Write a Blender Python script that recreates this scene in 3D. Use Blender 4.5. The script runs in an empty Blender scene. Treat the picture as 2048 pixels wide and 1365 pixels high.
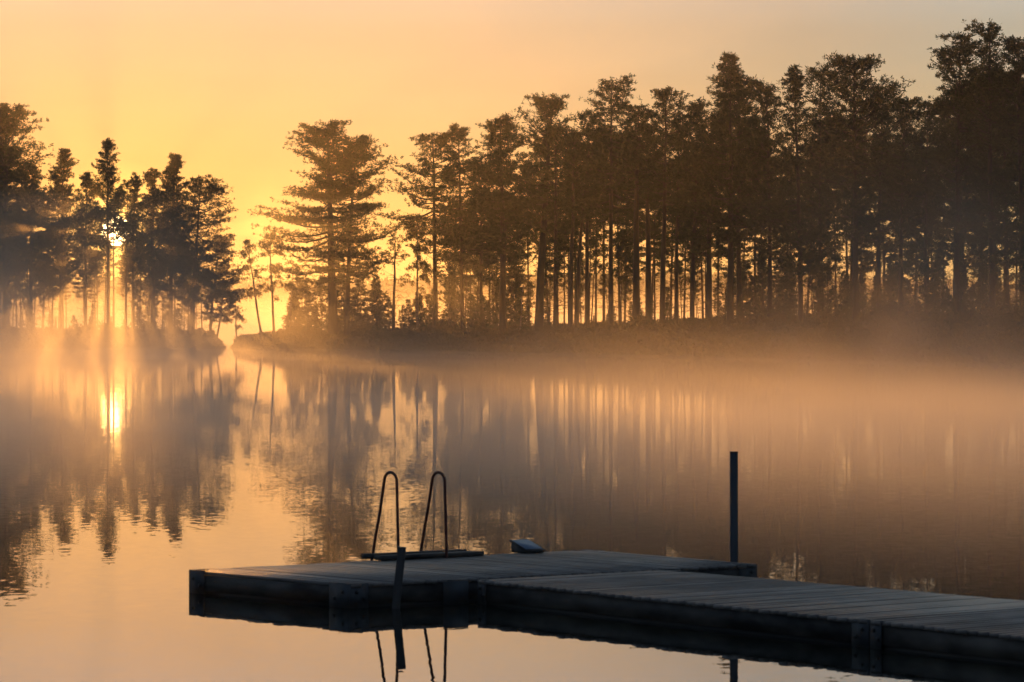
import bpy, math, random
import numpy as np
from mathutils import Vector, Matrix

scene = bpy.context.scene
COL = scene.collection
R = math.radians

# ------------------------------------------------------------------ camera
F = 6800.0          # focal length in photo pixels (photo is 2048 wide)
HC = 2.6            # camera height above the water
HOR = 648.0         # photo row of the horizon
cd = bpy.data.cameras.new('camera')
cam = bpy.data.objects.new('camera', cd)
COL.objects.link(cam)
cam.location = (0, 0, HC)
cam.rotation_euler = (R(90), 0, 0)
cd.sensor_width = 36.0
cd.lens = F / 2048 * 36.0
cd.shift_y = -(682.5 - HOR) / 2048
cd.clip_start = 0.5
cd.clip_end = 6000
cd.dof.use_dof = True
cd.dof.focus_distance = 290
cd.dof.aperture_fstop = 9.0
scene.camera = cam

# ------------------------------------------------------------------ sky and sun
SUN_AZ = math.atan(-792 / F)        # left of straight ahead
SUN_EL = math.atan(184 / F)
SUN_DIR = Vector((math.sin(SUN_AZ) * math.cos(SUN_EL), math.cos(SUN_AZ) * math.cos(SUN_EL), math.sin(SUN_EL)))
world = bpy.data.worlds.new('World')
scene.world = world
world.use_nodes = True
wn = world.node_tree
wn.nodes.clear()


def N(tree, typ, **kw):
    n = tree.nodes.new(typ)
    for k, v in kw.items():
        setattr(n, k, v)
    return n


def math_node(tree, op, a, b=None, c=None, clamp=False):
    n = tree.nodes.new('ShaderNodeMath')
    n.operation = op
    n.use_clamp = clamp
    for i, v in enumerate((a, b, c)):
        if v is None:
            continue
        if isinstance(v, (int, float)):
            n.inputs[i].default_value = v
        else:
            tree.links.new(v, n.inputs[i])
    return n.outputs[0]


sky = N(wn, 'ShaderNodeTexSky', sky_type='NISHITA', sun_disc=False, sun_elevation=SUN_EL, sun_rotation=SUN_AZ,
        air_density=1.0, dust_density=2.0, ozone_density=1.0)
bg_sky = N(wn, 'ShaderNodeBackground')
bg_sky.inputs[1].default_value = 0.02
wn.links.new(sky.outputs[0], bg_sky.inputs[0])
# warm aureole of the low sun in moist air, by angle from the sun
tc = N(wn, 'ShaderNodeTexCoord')
dot = N(wn, 'ShaderNodeVectorMath', operation='DOT_PRODUCT')
wn.links.new(tc.outputs['Generated'], dot.inputs[0])
dot.inputs[1].default_value = SUN_DIR
ang = math_node(wn, 'ARCCOSINE', math_node(wn, 'MINIMUM', dot.outputs['Value'], 0.9999999))
deg = math_node(wn, 'MULTIPLY', ang, 180 / math.pi)
fac = math_node(wn, 'POWER', math_node(wn, 'DIVIDE', deg, 180.0), 0.5)
ramp = N(wn, 'ShaderNodeValToRGB')
wn.links.new(fac, ramp.inputs[0])
stops = [(0.0, (3.4, 2.4, 1.2)), (.30, (2.6, 1.75, .80)), (.65, (1.0, .66, .31)), (1.2, (.50, .35, .235)), (3, (.41, .31, .25)),
         (7, (.34, .315, .265)), (12, (.225, .265, .255)), (15, (.23, .30, .30)), (22, (.25, .30, .30)), (45, (.13, .17, .22)),
         (90, (.085, .115, .165)), (180, (.06, .08, .12))]
cr = ramp.color_ramp
cr.interpolation = 'LINEAR'
while len(cr.elements) < len(stops):
    cr.elements.new(0.5)
for e, (d, c) in zip(cr.elements, stops):
    e.position = math.sqrt(d / 180.0)
for e, (d, c) in zip(cr.elements, stops):
    e.color = (*c, 1)
# soft high cloud streaks
mp = N(wn, 'ShaderNodeMapping')
mp.inputs['Scale'].default_value = (6, 6, 40)
wn.links.new(tc.outputs['Generated'], mp.inputs[0])
cl = N(wn, 'ShaderNodeTexNoise')
cl.inputs['Scale'].default_value = 2.2
cl.inputs['Detail'].default_value = 4
wn.links.new(mp.outputs[0], cl.inputs['Vector'])
clf = math_node(wn, 'ADD', math_node(wn, 'MULTIPLY', math_node(wn, 'SUBTRACT', cl.outputs[0], 0.5), 0.16), 1.0)
bg_glow = N(wn, 'ShaderNodeBackground')
# lower air is warmer
sepw = N(wn, 'ShaderNodeSeparateXYZ')
wn.links.new(tc.outputs['Generated'], sepw.inputs[0])
tint = N(wn, 'ShaderNodeValToRGB')
wn.links.new(math_node(wn, 'MULTIPLY', sepw.outputs[2], 6.0, None, True), tint.inputs[0])
tint_stops = [(0, (1.0, .86, .28)), (.26, (1.0, .96, .62)), (.52, (1.0, 1.06, 1.02)), (.68, (1.25, 1.42, 1.65)), (1.0, (1.05, 1.12, 1.2))]
while len(tint.color_ramp.elements) < len(tint_stops):
    tint.color_ramp.elements.new(.5)
for e, (p_, c) in zip(tint.color_ramp.elements, tint_stops):
    e.position = p_
for e, (p_, c) in zip(tint.color_ramp.elements, tint_stops):
    e.color = (*c, 1)
tm = N(wn, 'ShaderNodeVectorMath', operation='MULTIPLY')
wn.links.new(ramp.outputs[0], tm.inputs[0])
wn.links.new(tint.outputs[0], tm.inputs[1])
wn.links.new(tm.outputs[0], bg_glow.inputs[0])
wn.links.new(clf, bg_glow.inputs[1])
# the sun's own disc
disc = math_node(wn, 'LESS_THAN', deg, 0.245)
bg_disc = N(wn, 'ShaderNodeBackground')
bg_disc.inputs[0].default_value = (1, .72, .36, 1)
wn.links.new(math_node(wn, 'MULTIPLY', disc, 14.0), bg_disc.inputs[1])
add1 = N(wn, 'ShaderNodeAddShader')
add2 = N(wn, 'ShaderNodeAddShader')
wo = N(wn, 'ShaderNodeOutputWorld')
wn.links.new(bg_sky.outputs[0], add1.inputs[0])
wn.links.new(bg_glow.outputs[0], add1.inputs[1])
wn.links.new(add1.outputs[0], add2.inputs[0])
wn.links.new(bg_disc.outputs[0], add2.inputs[1])
wn.links.new(add2.outputs[0], wo.inputs[0])

sd = bpy.data.lights.new('sun', 'SUN')
sd.energy = 4.5
sd.angle = R(0.53)
sd.color = (1.0, .40, .075)
sun = bpy.data.objects.new('sun', sd)
COL.objects.link(sun)
sun.rotation_euler = (-SUN_DIR).to_track_quat('-Z', 'Y').to_euler()
sun.location = SUN_DIR * 900

scene.view_settings.view_transform = 'Standard'
scene.view_settings.look = 'None'
scene.view_settings.exposure = 0.0
scene.view_settings.gamma = 1.0
cy = scene.cycles
cy.use_denoising = True
cy.use_adaptive_sampling = True
cy.adaptive_threshold = 0.025
cy.adaptive_min_samples = 40
cy.volume_step_rate = 6
cy.volume_max_steps = 512
cy.max_bounces = 8
cy.diffuse_bounces = 2
cy.glossy_bounces = 3
cy.transmission_bounces = 2
cy.transparent_max_bounces = 8
cy.volume_bounces = 1
cy.sample_clamp_direct = 14
cy.sample_clamp_indirect = 6

# ------------------------------------------------------------------ helpers


def unproj(px, py, z):
    """World point at height z seen at photo pixel (px, py)."""
    y = (HC - z) * F / (py - HOR)
    return Vector(((px - 1024) * y / F, y, z))


def px2x(px, y):
    return (px - 1024) * y / F


def tag(o, label=None, cat=None, group=None, kind=None):
    if label:
        o['label'] = label
    if cat:
        o['category'] = cat
    if group:
        o['group'] = group
    if kind:
        o['kind'] = kind
    return o


def empty(name, loc=(0, 0, 0), **kw):
    o = bpy.data.objects.new(name, None)
    o.empty_display_size = 0.2
    o.location = loc
    COL.objects.link(o)
    return tag(o, **kw)


def mesh_from(name, V, faces_by_size, mat, smooth=False, mats=None):
    """V (n,3); faces_by_size list of int arrays (m,k)."""
    me = bpy.data.meshes.new(name)
    V = np.asarray(V, dtype=np.float32)
    me.vertices.add(len(V))
    me.vertices.foreach_set('co', V.ravel())
    loops = np.concatenate([f.ravel() for f in faces_by_size]).astype(np.int32)
    sizes = np.concatenate([np.full(len(f), f.shape[1], dtype=np.int32) for f in faces_by_size])
    starts = np.concatenate([[0], np.cumsum(sizes)[:-1]]).astype(np.int32)
    me.loops.add(len(loops))
    me.loops.foreach_set('vertex_index', loops)
    me.polygons.add(len(sizes))
    me.polygons.foreach_set('loop_start', starts)
    if smooth:
        me.polygons.foreach_set('use_smooth', np.ones(len(sizes), dtype=bool))
    me.update(calc_edges=True)
    me.materials.append(mat)
    return me


def link(name, me, parent=None, loc=None):
    o = bpy.data.objects.new(name, me)
    COL.objects.link(o)
    if parent is not None:
        o.parent = parent
    if loc is not None:
        o.location = loc
    return o


class MB:
    """Collects boxes, prisms and tubes into one mesh."""

    def __init__(self):
        self.V, self.Q, self.n = [], [], 0

    def add(self, v, q):
        v = np.asarray(v, float)
        q = np.asarray(q, int)
        self.V.append(v)
        self.Q.append(q + self.n)
        self.n += len(v)

    def hexa(self, b, t):
        """b, t: four bottom and four top corners in the same (counter-clockwise) order."""
        self.add(list(b) + list(t), [[0, 3, 2, 1], [4, 5, 6, 7], [0, 1, 5, 4], [1, 2, 6, 5], [2, 3, 7, 6], [3, 0, 4, 7]])

    def slab(self, quad, z0, z1):
        self.hexa([(p[0], p[1], z0) for p in quad], [(p[0], p[1], z1) for p in quad])

    def tube(self, pts, rad, n=8):
        pts = np.asarray(pts, float)
        m = len(pts)
        rad = np.full(m, rad) if np.isscalar(rad) else np.asarray(rad, float)
        tan = np.gradient(pts, axis=0)
        tan /= np.linalg.norm(tan, axis=1)[:, None] + 1e-9
        up = np.array([0.123, 0.967, 0.221])
        a = np.cross(tan, up)
        a /= np.linalg.norm(a, axis=1)[:, None] + 1e-9
        b = np.cross(tan, a)
        th = np.arange(n) * 2 * math.pi / n
        ring = a[:, None, :] * np.cos(th)[None, :, None] + b[:, None, :] * np.sin(th)[None, :, None]
        v = pts[:, None, :] + ring * rad[:, None, None]
        i = np.arange(m - 1)[:, None] * n
        j = np.arange(n)[None, :]
        q = np.stack([i + j, i + (j + 1) % n, i + n + (j + 1) % n, i + n + j], -1).reshape(-1, 4)
        v = v.reshape(-1, 3)
        self.add(v, q)
        if n > 3:      # caps
            for base in (0, (m - 1) * n):
                c = v[base:base + n].mean(0)
                k = np.arange(0, n, 2)
                self.add(np.vstack([v[base:base + n], c]), np.stack([k, (k + 1) % n, (k + 2) % n, np.full(len(k), n)], -1))

    def build(self, name, mat, parent=None, smooth=False, loc=None):
        me = mesh_from(name, np.vstack(self.V), [np.vstack(self.Q)], mat, smooth)
        return link(name, me, parent, loc)


# ------------------------------------------------------------------ materials
MATS = {}


def principled(name, col, rough=.6, metal=0.0, ior=1.45):
    m = bpy.data.materials.new(name)
    m.use_nodes = True
    b = m.node_tree.nodes['Principled BSDF']
    b.inputs['Base Color'].default_value = (*col, 1)
    b.inputs['Roughness'].default_value = rough
    b.inputs['Metallic'].default_value = metal
    b.inputs['IOR'].default_value = ior
    return m, m.node_tree, b


def noise_col(nt, bsdf, c1, c2, scale, detail=5, stretch=(1, 1, 1), coord='Object', lo=.3, hi=.7):
    t = N(nt, 'ShaderNodeTexCoord')
    mp = N(nt, 'ShaderNodeMapping')
    mp.inputs['Scale'].default_value = stretch
    nt.links.new(t.outputs[coord], mp.inputs[0])
    n = N(nt, 'ShaderNodeTexNoise')
    n.inputs['Scale'].default_value = scale
    n.inputs['Detail'].default_value = detail
    nt.links.new(mp.outputs[0], n.inputs['Vector'])
    r = N(nt, 'ShaderNodeValToRGB')
    r.color_ramp.elements[0].position = lo
    r.color_ramp.elements[1].position = hi
    r.color_ramp.elements[0].color = (*c1, 1)
    r.color_ramp.elements[1].color = (*c2, 1)
    nt.links.new(n.outputs[0], r.inputs[0])
    nt.links.new(r.outputs[0], bsdf.inputs['Base Color'])
    return n, r, mp


def leaf_material(name, c1, c2, trans):
    m = bpy.data.materials.new(name)
    m.use_nodes = True
    nt = m.node_tree
    nt.nodes.clear()
    out = N(nt, 'ShaderNodeOutputMaterial')
    d = N(nt, 'ShaderNodeBsdfDiffuse')
    t = N(nt, 'ShaderNodeBsdfTranslucent')
    mix = N(nt, 'ShaderNodeMixShader')
    mix.inputs[0].default_value = trans
    g = N(nt, 'ShaderNodeNewGeometry')
    r = N(nt, 'ShaderNodeValToRGB')
    r.color_ramp.elements[0].color = (*c1, 1)
    r.color_ramp.elements[1].color = (*c2, 1)
    nt.links.new(g.outputs['Random Per Island'], r.inputs[0])
    nt.links.new(r.outputs[0], d.inputs[0])
    nt.links.new(r.outputs[0], t.inputs[0])
    nt.links.new(d.outputs[0], mix.inputs[1])
    nt.links.new(t.outputs[0], mix.inputs[2])
    nt.links.new(mix.outputs[0], out.inputs[0])
    return m


M_NEEDLE = leaf_material('pine_needles', (.025, .040, .018), (.060, .075, .030), .25)
M_SPRUCE = leaf_material('spruce_needles', (.020, .038, .020), (.045, .062, .030), .2)
M_BIRCH = leaf_material('birch_leaves', (.070, .085, .022), (.16, .13, .03), .45)
M_HEATH = leaf_material('heath_leaves', (.035, .040, .018), (.085, .070, .032), .3)
M_FARWOOD = leaf_material('far_wood_leaves', (.03, .045, .022), (.05, .06, .03), .2)

M_BARK, nt, b = principled('pine_bark', (.09, .055, .035), .9)
noise_col(nt, b, (.020, .016, .013), (.052, .034, .024), 3.0, 6, (1, 1, .25))
M_BIRCHBARK, nt, b = principled('birch_bark', (.3, .28, .25), .8)
noise_col(nt, b, (.03, .028, .026), (.17, .155, .135), 4.0, 5, (1, 1, 2.5), lo=.38, hi=.5)
M_GROUND, nt, b = principled('heath_ground', (.06, .05, .03), .95)
noise_col(nt, b, (.022, .024, .012), (.055, .045, .026), .35, 8)
M_HILL, nt, b = principled('far_hill', (.05, .06, .03), .95)

# water: dark lake under a mirror surface with very small ripples
M_WATER, nt, b = principled('lake_water', (.010, .012, .010), 0.0, 0, 1.333)
g = N(nt, 'ShaderNodeNewGeometry')


def ripple(scale, stretch, amp, detail=2.0):
    mp = N(nt, 'ShaderNodeMapping')
    mp.inputs['Scale'].default_value = stretch
    nt.links.new(g.outputs['Position'], mp.inputs[0])
    n = N(nt, 'ShaderNodeTexNoise')
    n.inputs['Scale'].default_value = scale
    n.inputs['Detail'].default_value = detail
    nt.links.new(mp.outputs[0], n.inputs['Vector'])
    s = N(nt, 'ShaderNodeVectorMath', operation='SUBTRACT')
    nt.links.new(n.outputs['Color'], s.inputs[0])
    s.inputs[1].default_value = (.5, .5, .5)
    k = N(nt, 'ShaderNodeVectorMath', operation='MULTIPLY')
    nt.links.new(s.outputs[0], k.inputs[0])
    k.inputs[1].default_value = (amp, amp, 0)
    return k.outputs[0]


v1 = ripple(7.5, (1, .7, 1), .0105, 2)
v2 = ripple(.30, (1, .8, 1), .0016, 2)
v3 = ripple(11.0, (1, .6, 1), .010, 1)
# light airs ruffle the surface in patches
pt = N(nt, 'ShaderNodeTexNoise')
pt.inputs['Scale'].default_value = .11
pt.inputs['Detail'].default_value = 3
nt.links.new(g.outputs['Position'], pt.inputs['Vector'])
pr = N(nt, 'ShaderNodeMapRange')
pr.inputs['From Min'].default_value = .50
pr.inputs['From Max'].default_value = .68
nt.links.new(pt.outputs[0], pr.inputs['Value'])
v3s = N(nt, 'ShaderNodeVectorMath', operation='SCALE')
nt.links.new(v3, v3s.inputs[0])
nt.links.new(pr.outputs[0], v3s.inputs['Scale'])
s1 = N(nt, 'ShaderNodeVectorMath', operation='ADD')
s2 = N(nt, 'ShaderNodeVectorMath', operation='ADD')
s3 = N(nt, 'ShaderNodeVectorMath', operation='ADD')
nrm = N(nt, 'ShaderNodeVectorMath', operation='NORMALIZE')
nt.links.new(v1, s1.inputs[0]); nt.links.new(v2, s1.inputs[1])
nt.links.new(s1.outputs[0], s2.inputs[0]); nt.links.new(v3s.outputs[0], s2.inputs[1])
nt.links.new(s2.outputs[0], s3.inputs[0]); s3.inputs[1].default_value = (0, 0, 1)
nt.links.new(s3.outputs[0], nrm.inputs[0])
nt.links.new(nrm.outputs[0], b.inputs['Normal'])

# weathered wet boards with a tone of their own each
M_DECK, nt, b = principled('weathered_boards', (.1, .1, .1), .5)
n_, r_, mp_ = noise_col(nt, b, (.083, .076, .070), (.185, .170, .155), 2.4, 8, (1, 1, 1))
at = N(nt, 'ShaderNodeNewGeometry')
hs = N(nt, 'ShaderNodeMapRange')
hs.inputs['To Min'].default_value = .72
hs.inputs['To Max'].default_value = 1.28
nt.links.new(at.outputs['Random Per Island'], hs.inputs['Value'])
mx = N(nt, 'ShaderNodeVectorMath', operation='SCALE')
nt.links.new(r_.outputs[0], mx.inputs[0])
nt.links.new(hs.outputs[0], mx.inputs['Scale'])
st = N(nt, 'ShaderNodeTexNoise')
st.inputs['Scale'].default_value = 5.5
st.inputs['Detail'].default_value = 6
st.inputs['Roughness'].default_value = .65
stm = N(nt, 'ShaderNodeMapRange')
stm.inputs['From Min'].default_value = .56
stm.inputs['From Max'].default_value = .70
stm.inputs['To Min'].default_value = 1.0
stm.inputs['To Max'].default_value = .35
nt.links.new(st.outputs[0], stm.inputs['Value'])
mx2 = N(nt, 'ShaderNodeVectorMath', operation='SCALE')
nt.links.new(mx.outputs[0], mx2.inputs[0])
nt.links.new(stm.outputs[0], mx2.inputs['Scale'])
nt.links.new(mx2.outputs[0], b.inputs['Base Color'])
rr = N(nt, 'ShaderNodeMapRange')
rr.inputs['From Min'].default_value = .35
rr.inputs['From Max'].default_value = .65
rr.inputs['To Min'].default_value = .38
rr.inputs['To Max'].default_value = .75
n2 = N(nt, 'ShaderNodeTexNoise')
n2.inputs['Scale'].default_value = 1.6
nt.links.new(n2.outputs[0], rr.inputs['Value'])
nt.links.new(rr.outputs[0], b.inputs['Roughness'])

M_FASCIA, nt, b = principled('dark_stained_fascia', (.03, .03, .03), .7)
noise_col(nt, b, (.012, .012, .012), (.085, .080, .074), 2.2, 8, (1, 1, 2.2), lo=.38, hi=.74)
M_FLOAT, nt, b = principled('black_float', (.015, .016, .017), .5)
M_GALV, nt, b = principled('galvanised_steel', (.10, .12, .14), .55, .2)
noise_col(nt, b, (.024, .030, .035), (.058, .068, .078), 6, 5)
M_RUST, nt, b = principled('rusty_pipe', (.08, .03, .03), .5, .3)
noise_col(nt, b, (.05, .018, .018), (.12, .045, .035), 14, 4)
M_POST, nt, b = principled('wet_dark_timber', (.03, .03, .03), .6)
noise_col(nt, b, (.018, .018, .018), (.05, .047, .045), 6, 5, (1, 1, .2))
M_STEEL, nt, b = principled('dark_blue_steel', (.035, .045, .055), .5, .3)
noise_col(nt, b, (.025, .033, .042), (.05, .06, .07), 5, 4, (1, 1, .3))
M_LID, nt, b = principled('lid_sky_reflection', (.13, .19, .28), .35)  # bluish sky reflection on the sloping lid, painted into its base colour
noise_col(nt, b, (.10, .15, .23), (.16, .23, .32), 8, 4)
M_BLACK, nt, b = principled('black_plastic', (.012, .013, .015), .5)

# ------------------------------------------------------------------ setting: water, shore, far hills
SH_PX = [-1600, -600, 0, 200, 430, 455, 500, 800, 1200, 1600, 2048, 2600, 3800]
SH_Y = [300, 320, 335, 350, 358, 360, 352, 321, 276, 239, 205, 175, 140]
HB_PX = [-1600, 0, 330, 380, 400, 420, 438, 447, 452, 459, 464, 472, 484, 520, 800, 1100, 1400, 2048, 3800]
HB_Z = [2.2, 1.6, 1.5, 1.45, 1.25, .85, .50, .2, -.6, -.6, .15, .45, .85, 1.15, 1.55, 2.0, 2.5, 3.0, 4.2]
DP_PX = [-1600, 0, 400, 455, 520, 800, 1400, 2048, 3800]
DP = [80, 60, 45, 26, 30, 36, 46, 60, 90]


def shore(px):
    return float(np.interp(px, SH_PX, SH_Y)) + .8 * math.sin(px * .03) + .5 * math.sin(px * .083 + 1)


def ground_z(px, s):
    hb = float(np.interp(px, HB_PX, HB_Z))
    d = float(np.interp(px, DP_PX, DP))
    bump = .22 * math.sin(px * .021 + s * .31) + .15 * math.sin(px * .057 - s * .5)
    up = min(max(s / 5.0, -.3), 1.0)
    up = math.sin(up * math.pi / 2)
    dn = min(max((d - s) / 9.0, -.3), 1.0)
    return (hb + bump * (hb > .3) * max(up, 0)) * min(up, dn) - (.25 if hb <= .3 else 0)


cols = np.concatenate([np.arange(-1600, 380, 9), np.arange(380, 540, 3), np.arange(540, 3801, 9)])
rows = [-4, -1.5, 0, .7, 1.5, 2.5, 3.5, 5, 7, 10, 14, 19, 25, 32, 40, 50, 60, 75, 95]
V, Q = [], []
for i, p in enumerate(cols):
    y0 = shore(p)
    d = float(np.interp(p, DP_PX, DP))
    for s in rows:
        y = y0 + s
        z = ground_z(p, s) if s >= 0 else s * .25
        V.append((px2x(p, y), y, max(z, -1.5)))
nr = len(rows)
ii, jj = np.meshgrid(np.arange(len(cols) - 1), np.arange(nr - 1), indexing='ij')
a = (ii * nr + jj).ravel()
Q = np.stack([a, a + nr, a + nr + 1, a + 1], -1)
land = link('shore', mesh_from('shore', V, [Q], M_GROUND, True))
tag(land, kind='structure')

mb = MB()
mb.add([(-1400, -160, 0), (1400, -160, 0), (1400, 1460, 0), (-1400, 1460, 0)], [[0, 1, 2, 3]])
water = mb.build('water', M_WATER)
tag(water, kind='structure')

rng = np.random.default_rng(5)
V, idx = [], []
xs = np.linspace(-1400, 1400, 141)
for i, x in enumerate(xs):
    h = 8.5 + 1.6 * math.sin(x * .011 + 1) + 1.2 * math.sin(x * .027)
    h *= 1 + .4 * min(1, abs(x) / 500)
    V += [(x, 1190, -.5), (x, 1215, h * .6), (x, 1260, h), (x, 1400, h * 1.1), (x, 1450, -.5)]
a = (np.arange(140)[:, None] * 5 + np.arange(4)[None, :]).ravel()
hills = link('hills', mesh_from('hills', V, [np.stack([a, a + 5, a + 6, a + 1], -1)], M_HILL, True))
tag(hills, kind='structure')


# ------------------------------------------------------------------ vegetation
def blades(rng, centers, outward, k, length, width, up=.45, flat=.7):
    """k rhombic needle sprays round each centre -> (verts, quads)."""
    n = len(centers)
    c = np.repeat(centers, k, 0)
    o = np.repeat(outward, k, 0)
    d = rng.normal(size=(n * k, 3)) * np.array([1, 1, flat]) + np.array([0, 0, up]) + o * .8
    d /= np.linalg.norm(d, axis=1)[:, None]
    q = rng.normal(size=(n * k, 3))
    side = np.cross(d, q)
    side /= np.linalg.norm(side, axis=1)[:, None] + 1e-9
    L = (length * rng.uniform(.6, 1.3, n * k))[:, None]
    W = (width * rng.uniform(.6, 1.3, n * k))[:, None]
    b0 = c + rng.normal(size=(n * k, 3)) * .05
    mid = b0 + d * L * .5
    v = np.stack([b0, mid + side * W * .5, b0 + d * L, mid - side * W * .5], 1).reshape(-1, 3)
    f = np.arange(n * k * 4).reshape(-1, 4)
    return v, f


def crown_profile(shape, t):
    if shape == 'cone':
        return (1 - t) ** .62 * (.6 + .4 * min(1, t / .15)) + .04
    if shape == 'young':
        return (.7 + .3 * min(1, t / .3)) * max(0, 1 - max(0, (t - .2) / .82) ** 1.35) + .05
    if shape == 'flat':
        return (.55 + .45 * min(1, t / .5)) * math.sqrt(max(0, 1 - max(0, (t - .6) / .42) ** 2)) + .05
    if shape == 'layer':
        return (.75 + .25 * min(1, t / .25)) * math.sqrt(max(0, 1 - max(0, (t - .2) / .82) ** 1.9)) + .04
    return (.6 + .4 * min(1, t / .35)) * math.sqrt(max(0, 1 - max(0, (t - .25) / .76) ** 2.4)) + .04


def make_pine(seed, H, r0, zb, wl, wr, shape='pine', lean=0.0, dens=1.0, stubs=10, blade=.25, fork=False, keep=None):
    """Scots pine: returns (trunk mesh, crown mesh), base at the origin; wl / wr crown half widths to -x / +x."""
    rng = np.random.default_rng(seed)
    w = MB()
    n = 12
    zz = np.linspace(-.6, H, n)
    tt = np.clip(zz / H, 0, 1)
    wx = np.cumsum(rng.normal(0, .05, n)) * np.linspace(0, 1, n)
    wy = np.cumsum(rng.normal(0, .05, n)) * np.linspace(0, 1, n)
    tx = lean * tt ** 1.4 + wx
    ty = wy
    tr = r0 * (1 - tt) ** .75 + .015
    tr[0] *= 1.25
    w.tube(np.stack([tx, ty, zz], -1), tr, 7)
    cen, outw = [], []
    z = zb
    az = rng.uniform(0, 6.28)
    ph = rng.uniform(0, 6.28, 4)
    while z < H * .985:
        t = (z - zb) / (H - zb)
        prof = crown_profile(shape, t)
        nb = int(rng.integers(2, 4))
        for _ in range(nb):
            az += 2.4 + rng.normal(0, .6)
            ca, sa = math.cos(az), math.sin(az)
            wside = wr if ca > 0 else wl
            Wd = abs(ca) * wside + (1 - abs(ca)) * (wl + wr) / 2
            lump = .84 + .30 * math.sin(az + ph[0] + z * .8) + .24 * math.sin(2 * az + ph[1] - z * 1.3) + .14 * math.sin(3 * az + ph[2] + z * 2.1)
            if rng.uniform() < .10 and t < .85:
                continue
            L = prof * Wd * min(max(lump, .35), 1.25) * rng.uniform(.78, 1.18)
            L = max(L, .18 + .15 * rng.uniform())
            if shape == 'cone':
                e = R(6 + rng.normal(0, 9) + 48 * t ** 2)
            elif shape == 'young':
                e = R(16 + rng.normal(0, 9) + 42 * t)
            elif shape == 'layer':
                e = R(-4 + rng.normal(0, 9) + 48 * t ** 2.2)
            else:
                e = R(6 + rng.normal(0, 11) + 50 * t ** 1.6)
            for _k in range(2):         # keep every limb's tip under the crown's dome
                tt_ = min(1.0, max(t, (z + L * math.sin(e) * 1.1 - zb) / (H - zb)))
                L = min(L, max(.22, (crown_profile(shape, tt_) * Wd * 1.2 + .12) / max(.35, math.cos(e))) * rng.uniform(.85, 1.1))
            e = min(e, math.asin(min(1.0, max(0.12, (H - z + .25 - rng.uniform(0, 1.3)) / (L * 1.1)))))
            x0 = np.interp(z, zz, tx)
            y0 = np.interp(z, zz, ty)
            s = np.linspace(0, 1, 6)
            wob = rng.normal(0, .06 * L, 6) * s
            curl = rng.uniform(.0, .28) * (1 - t)
            bx = x0 + (ca * s * math.cos(e)) * L - sa * wob
            by = y0 + (sa * s * math.cos(e)) * L + ca * wob
            bz = z + L * (math.sin(e) * s - .10 * np.sin(s * 3.14) + curl * s ** 2.5)
            br = (min(.02 + .018 * L, r0 * .45)) * (1 - s * .85)
            P = np.stack([bx, by, bz], -1)
            w.tube(P, br, 3)
            nt_ = int((3 + L * 9.5) * dens)
            # most sprays sit in flat pads near the end and on side limbs, the rest along the limb
            npad = 1 + int(L > 1.1) + int(L > 2.0) + int(L > 3.0)
            ps = np.concatenate([[.92], rng.uniform(.42, .82, npad - 1)])
            pl = np.concatenate([[0], rng.choice([-1, 1], npad - 1) * rng.uniform(.12, .34, npad - 1) * L])
            pc = np.stack([np.interp(ps, s, bx) - sa * pl, np.interp(ps, s, by) + ca * pl, np.interp(ps, s, bz) + .08 + .10 * np.abs(pl)], -1)
            for k in range(1, npad):
                s0 = max(0, ps[k] - .22)
                w.tube([[np.interp(s0, s, bx), np.interp(s0, s, by), np.interp(s0, s, bz)], pc[k]], [.018, .010], 3)
            which = rng.integers(0, npad, nt_)
            g_ = np.clip(rng.normal(0, 1, (nt_, 3)), -1.7, 1.7)
            ra, rl, rv = .17 * L + .10, .13 * L + .09, .016 * L + .055
            cc = pc[which] + g_[:, 0:1] * ra * np.array([[ca, sa, 0]]) + g_[:, 1:2] * rl * np.array([[-sa, ca, 0]]) + g_[:, 2:3] * rv * np.array([[0, 0, 1]])
            cc[:, 2] += .04 + .12 * g_[:, 0] * ra
            na = int(nt_ * .45) + 1
            ss = rng.uniform(.25, 1.0, na)
            lat = rng.normal(0, .10 * L + .05, na)
            ca_ = np.stack([np.interp(ss, s, bx) - sa * lat, np.interp(ss, s, by) + ca * lat, np.interp(ss, s, bz) + rng.normal(.04, .07, na)], -1)
            cc = np.vstack([cc, ca_])
            cen.append(cc)
            outw.append(np.repeat([[ca, sa, .2]], len(cc), 0))
            for k in range(0, nt_, 4):
                w.tube([pc[which[k]] - np.array([ca, sa, 0]) * ra * .5, cc[k]], [.012, .006], 3)
        z += rng.uniform(.30, .66) * (1.0 if H > 12 else .7) * (1 - .5 * t)
    # tip
    top = np.array([[tx[-1], ty[-1], H - .25 * i] for i in range(2)])
    cen.append(top)
    outw.append(np.zeros((2, 3)))
    for _ in range(stubs):          # dead snags on the bare bole
        z = rng.uniform(.25, 1.0) * zb
        a_ = rng.uniform(0, 6.28)
        L = rng.uniform(.4, 1.9)
        x0 = np.interp(z, zz, tx)
        s = np.linspace(0, 1, 4)
        dr = rng.uniform(-.35, .2)
        P = np.stack([x0 + math.cos(a_) * L * s, math.sin(a_) * L * s, z + L * (dr * s + .15 * s * s)], -1)
        w.tube(P, .022 * (1 - .7 * s), 3)
        for q in range(4):
            i0 = int(rng.integers(1, 4))
            w.tube([P[i0], P[i0] + rng.normal(0, .35, 3)], [.012, .007], 3)
    cen = np.vstack(cen)
    outw = np.vstack(outw)
    if keep is not None:
        k = keep(cen)
        cen, outw = cen[k], outw[k]
    v, f = blades(rng, cen, outw, 10, blade, blade * .27, up=.75 if shape == 'young' else .3)
    return mesh_from('pine_trunk', np.vstack(w.V), [np.vstack(w.Q)], M_BARK, True), mesh_from('pine_crown', v, [f], M_NEEDLE)


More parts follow.
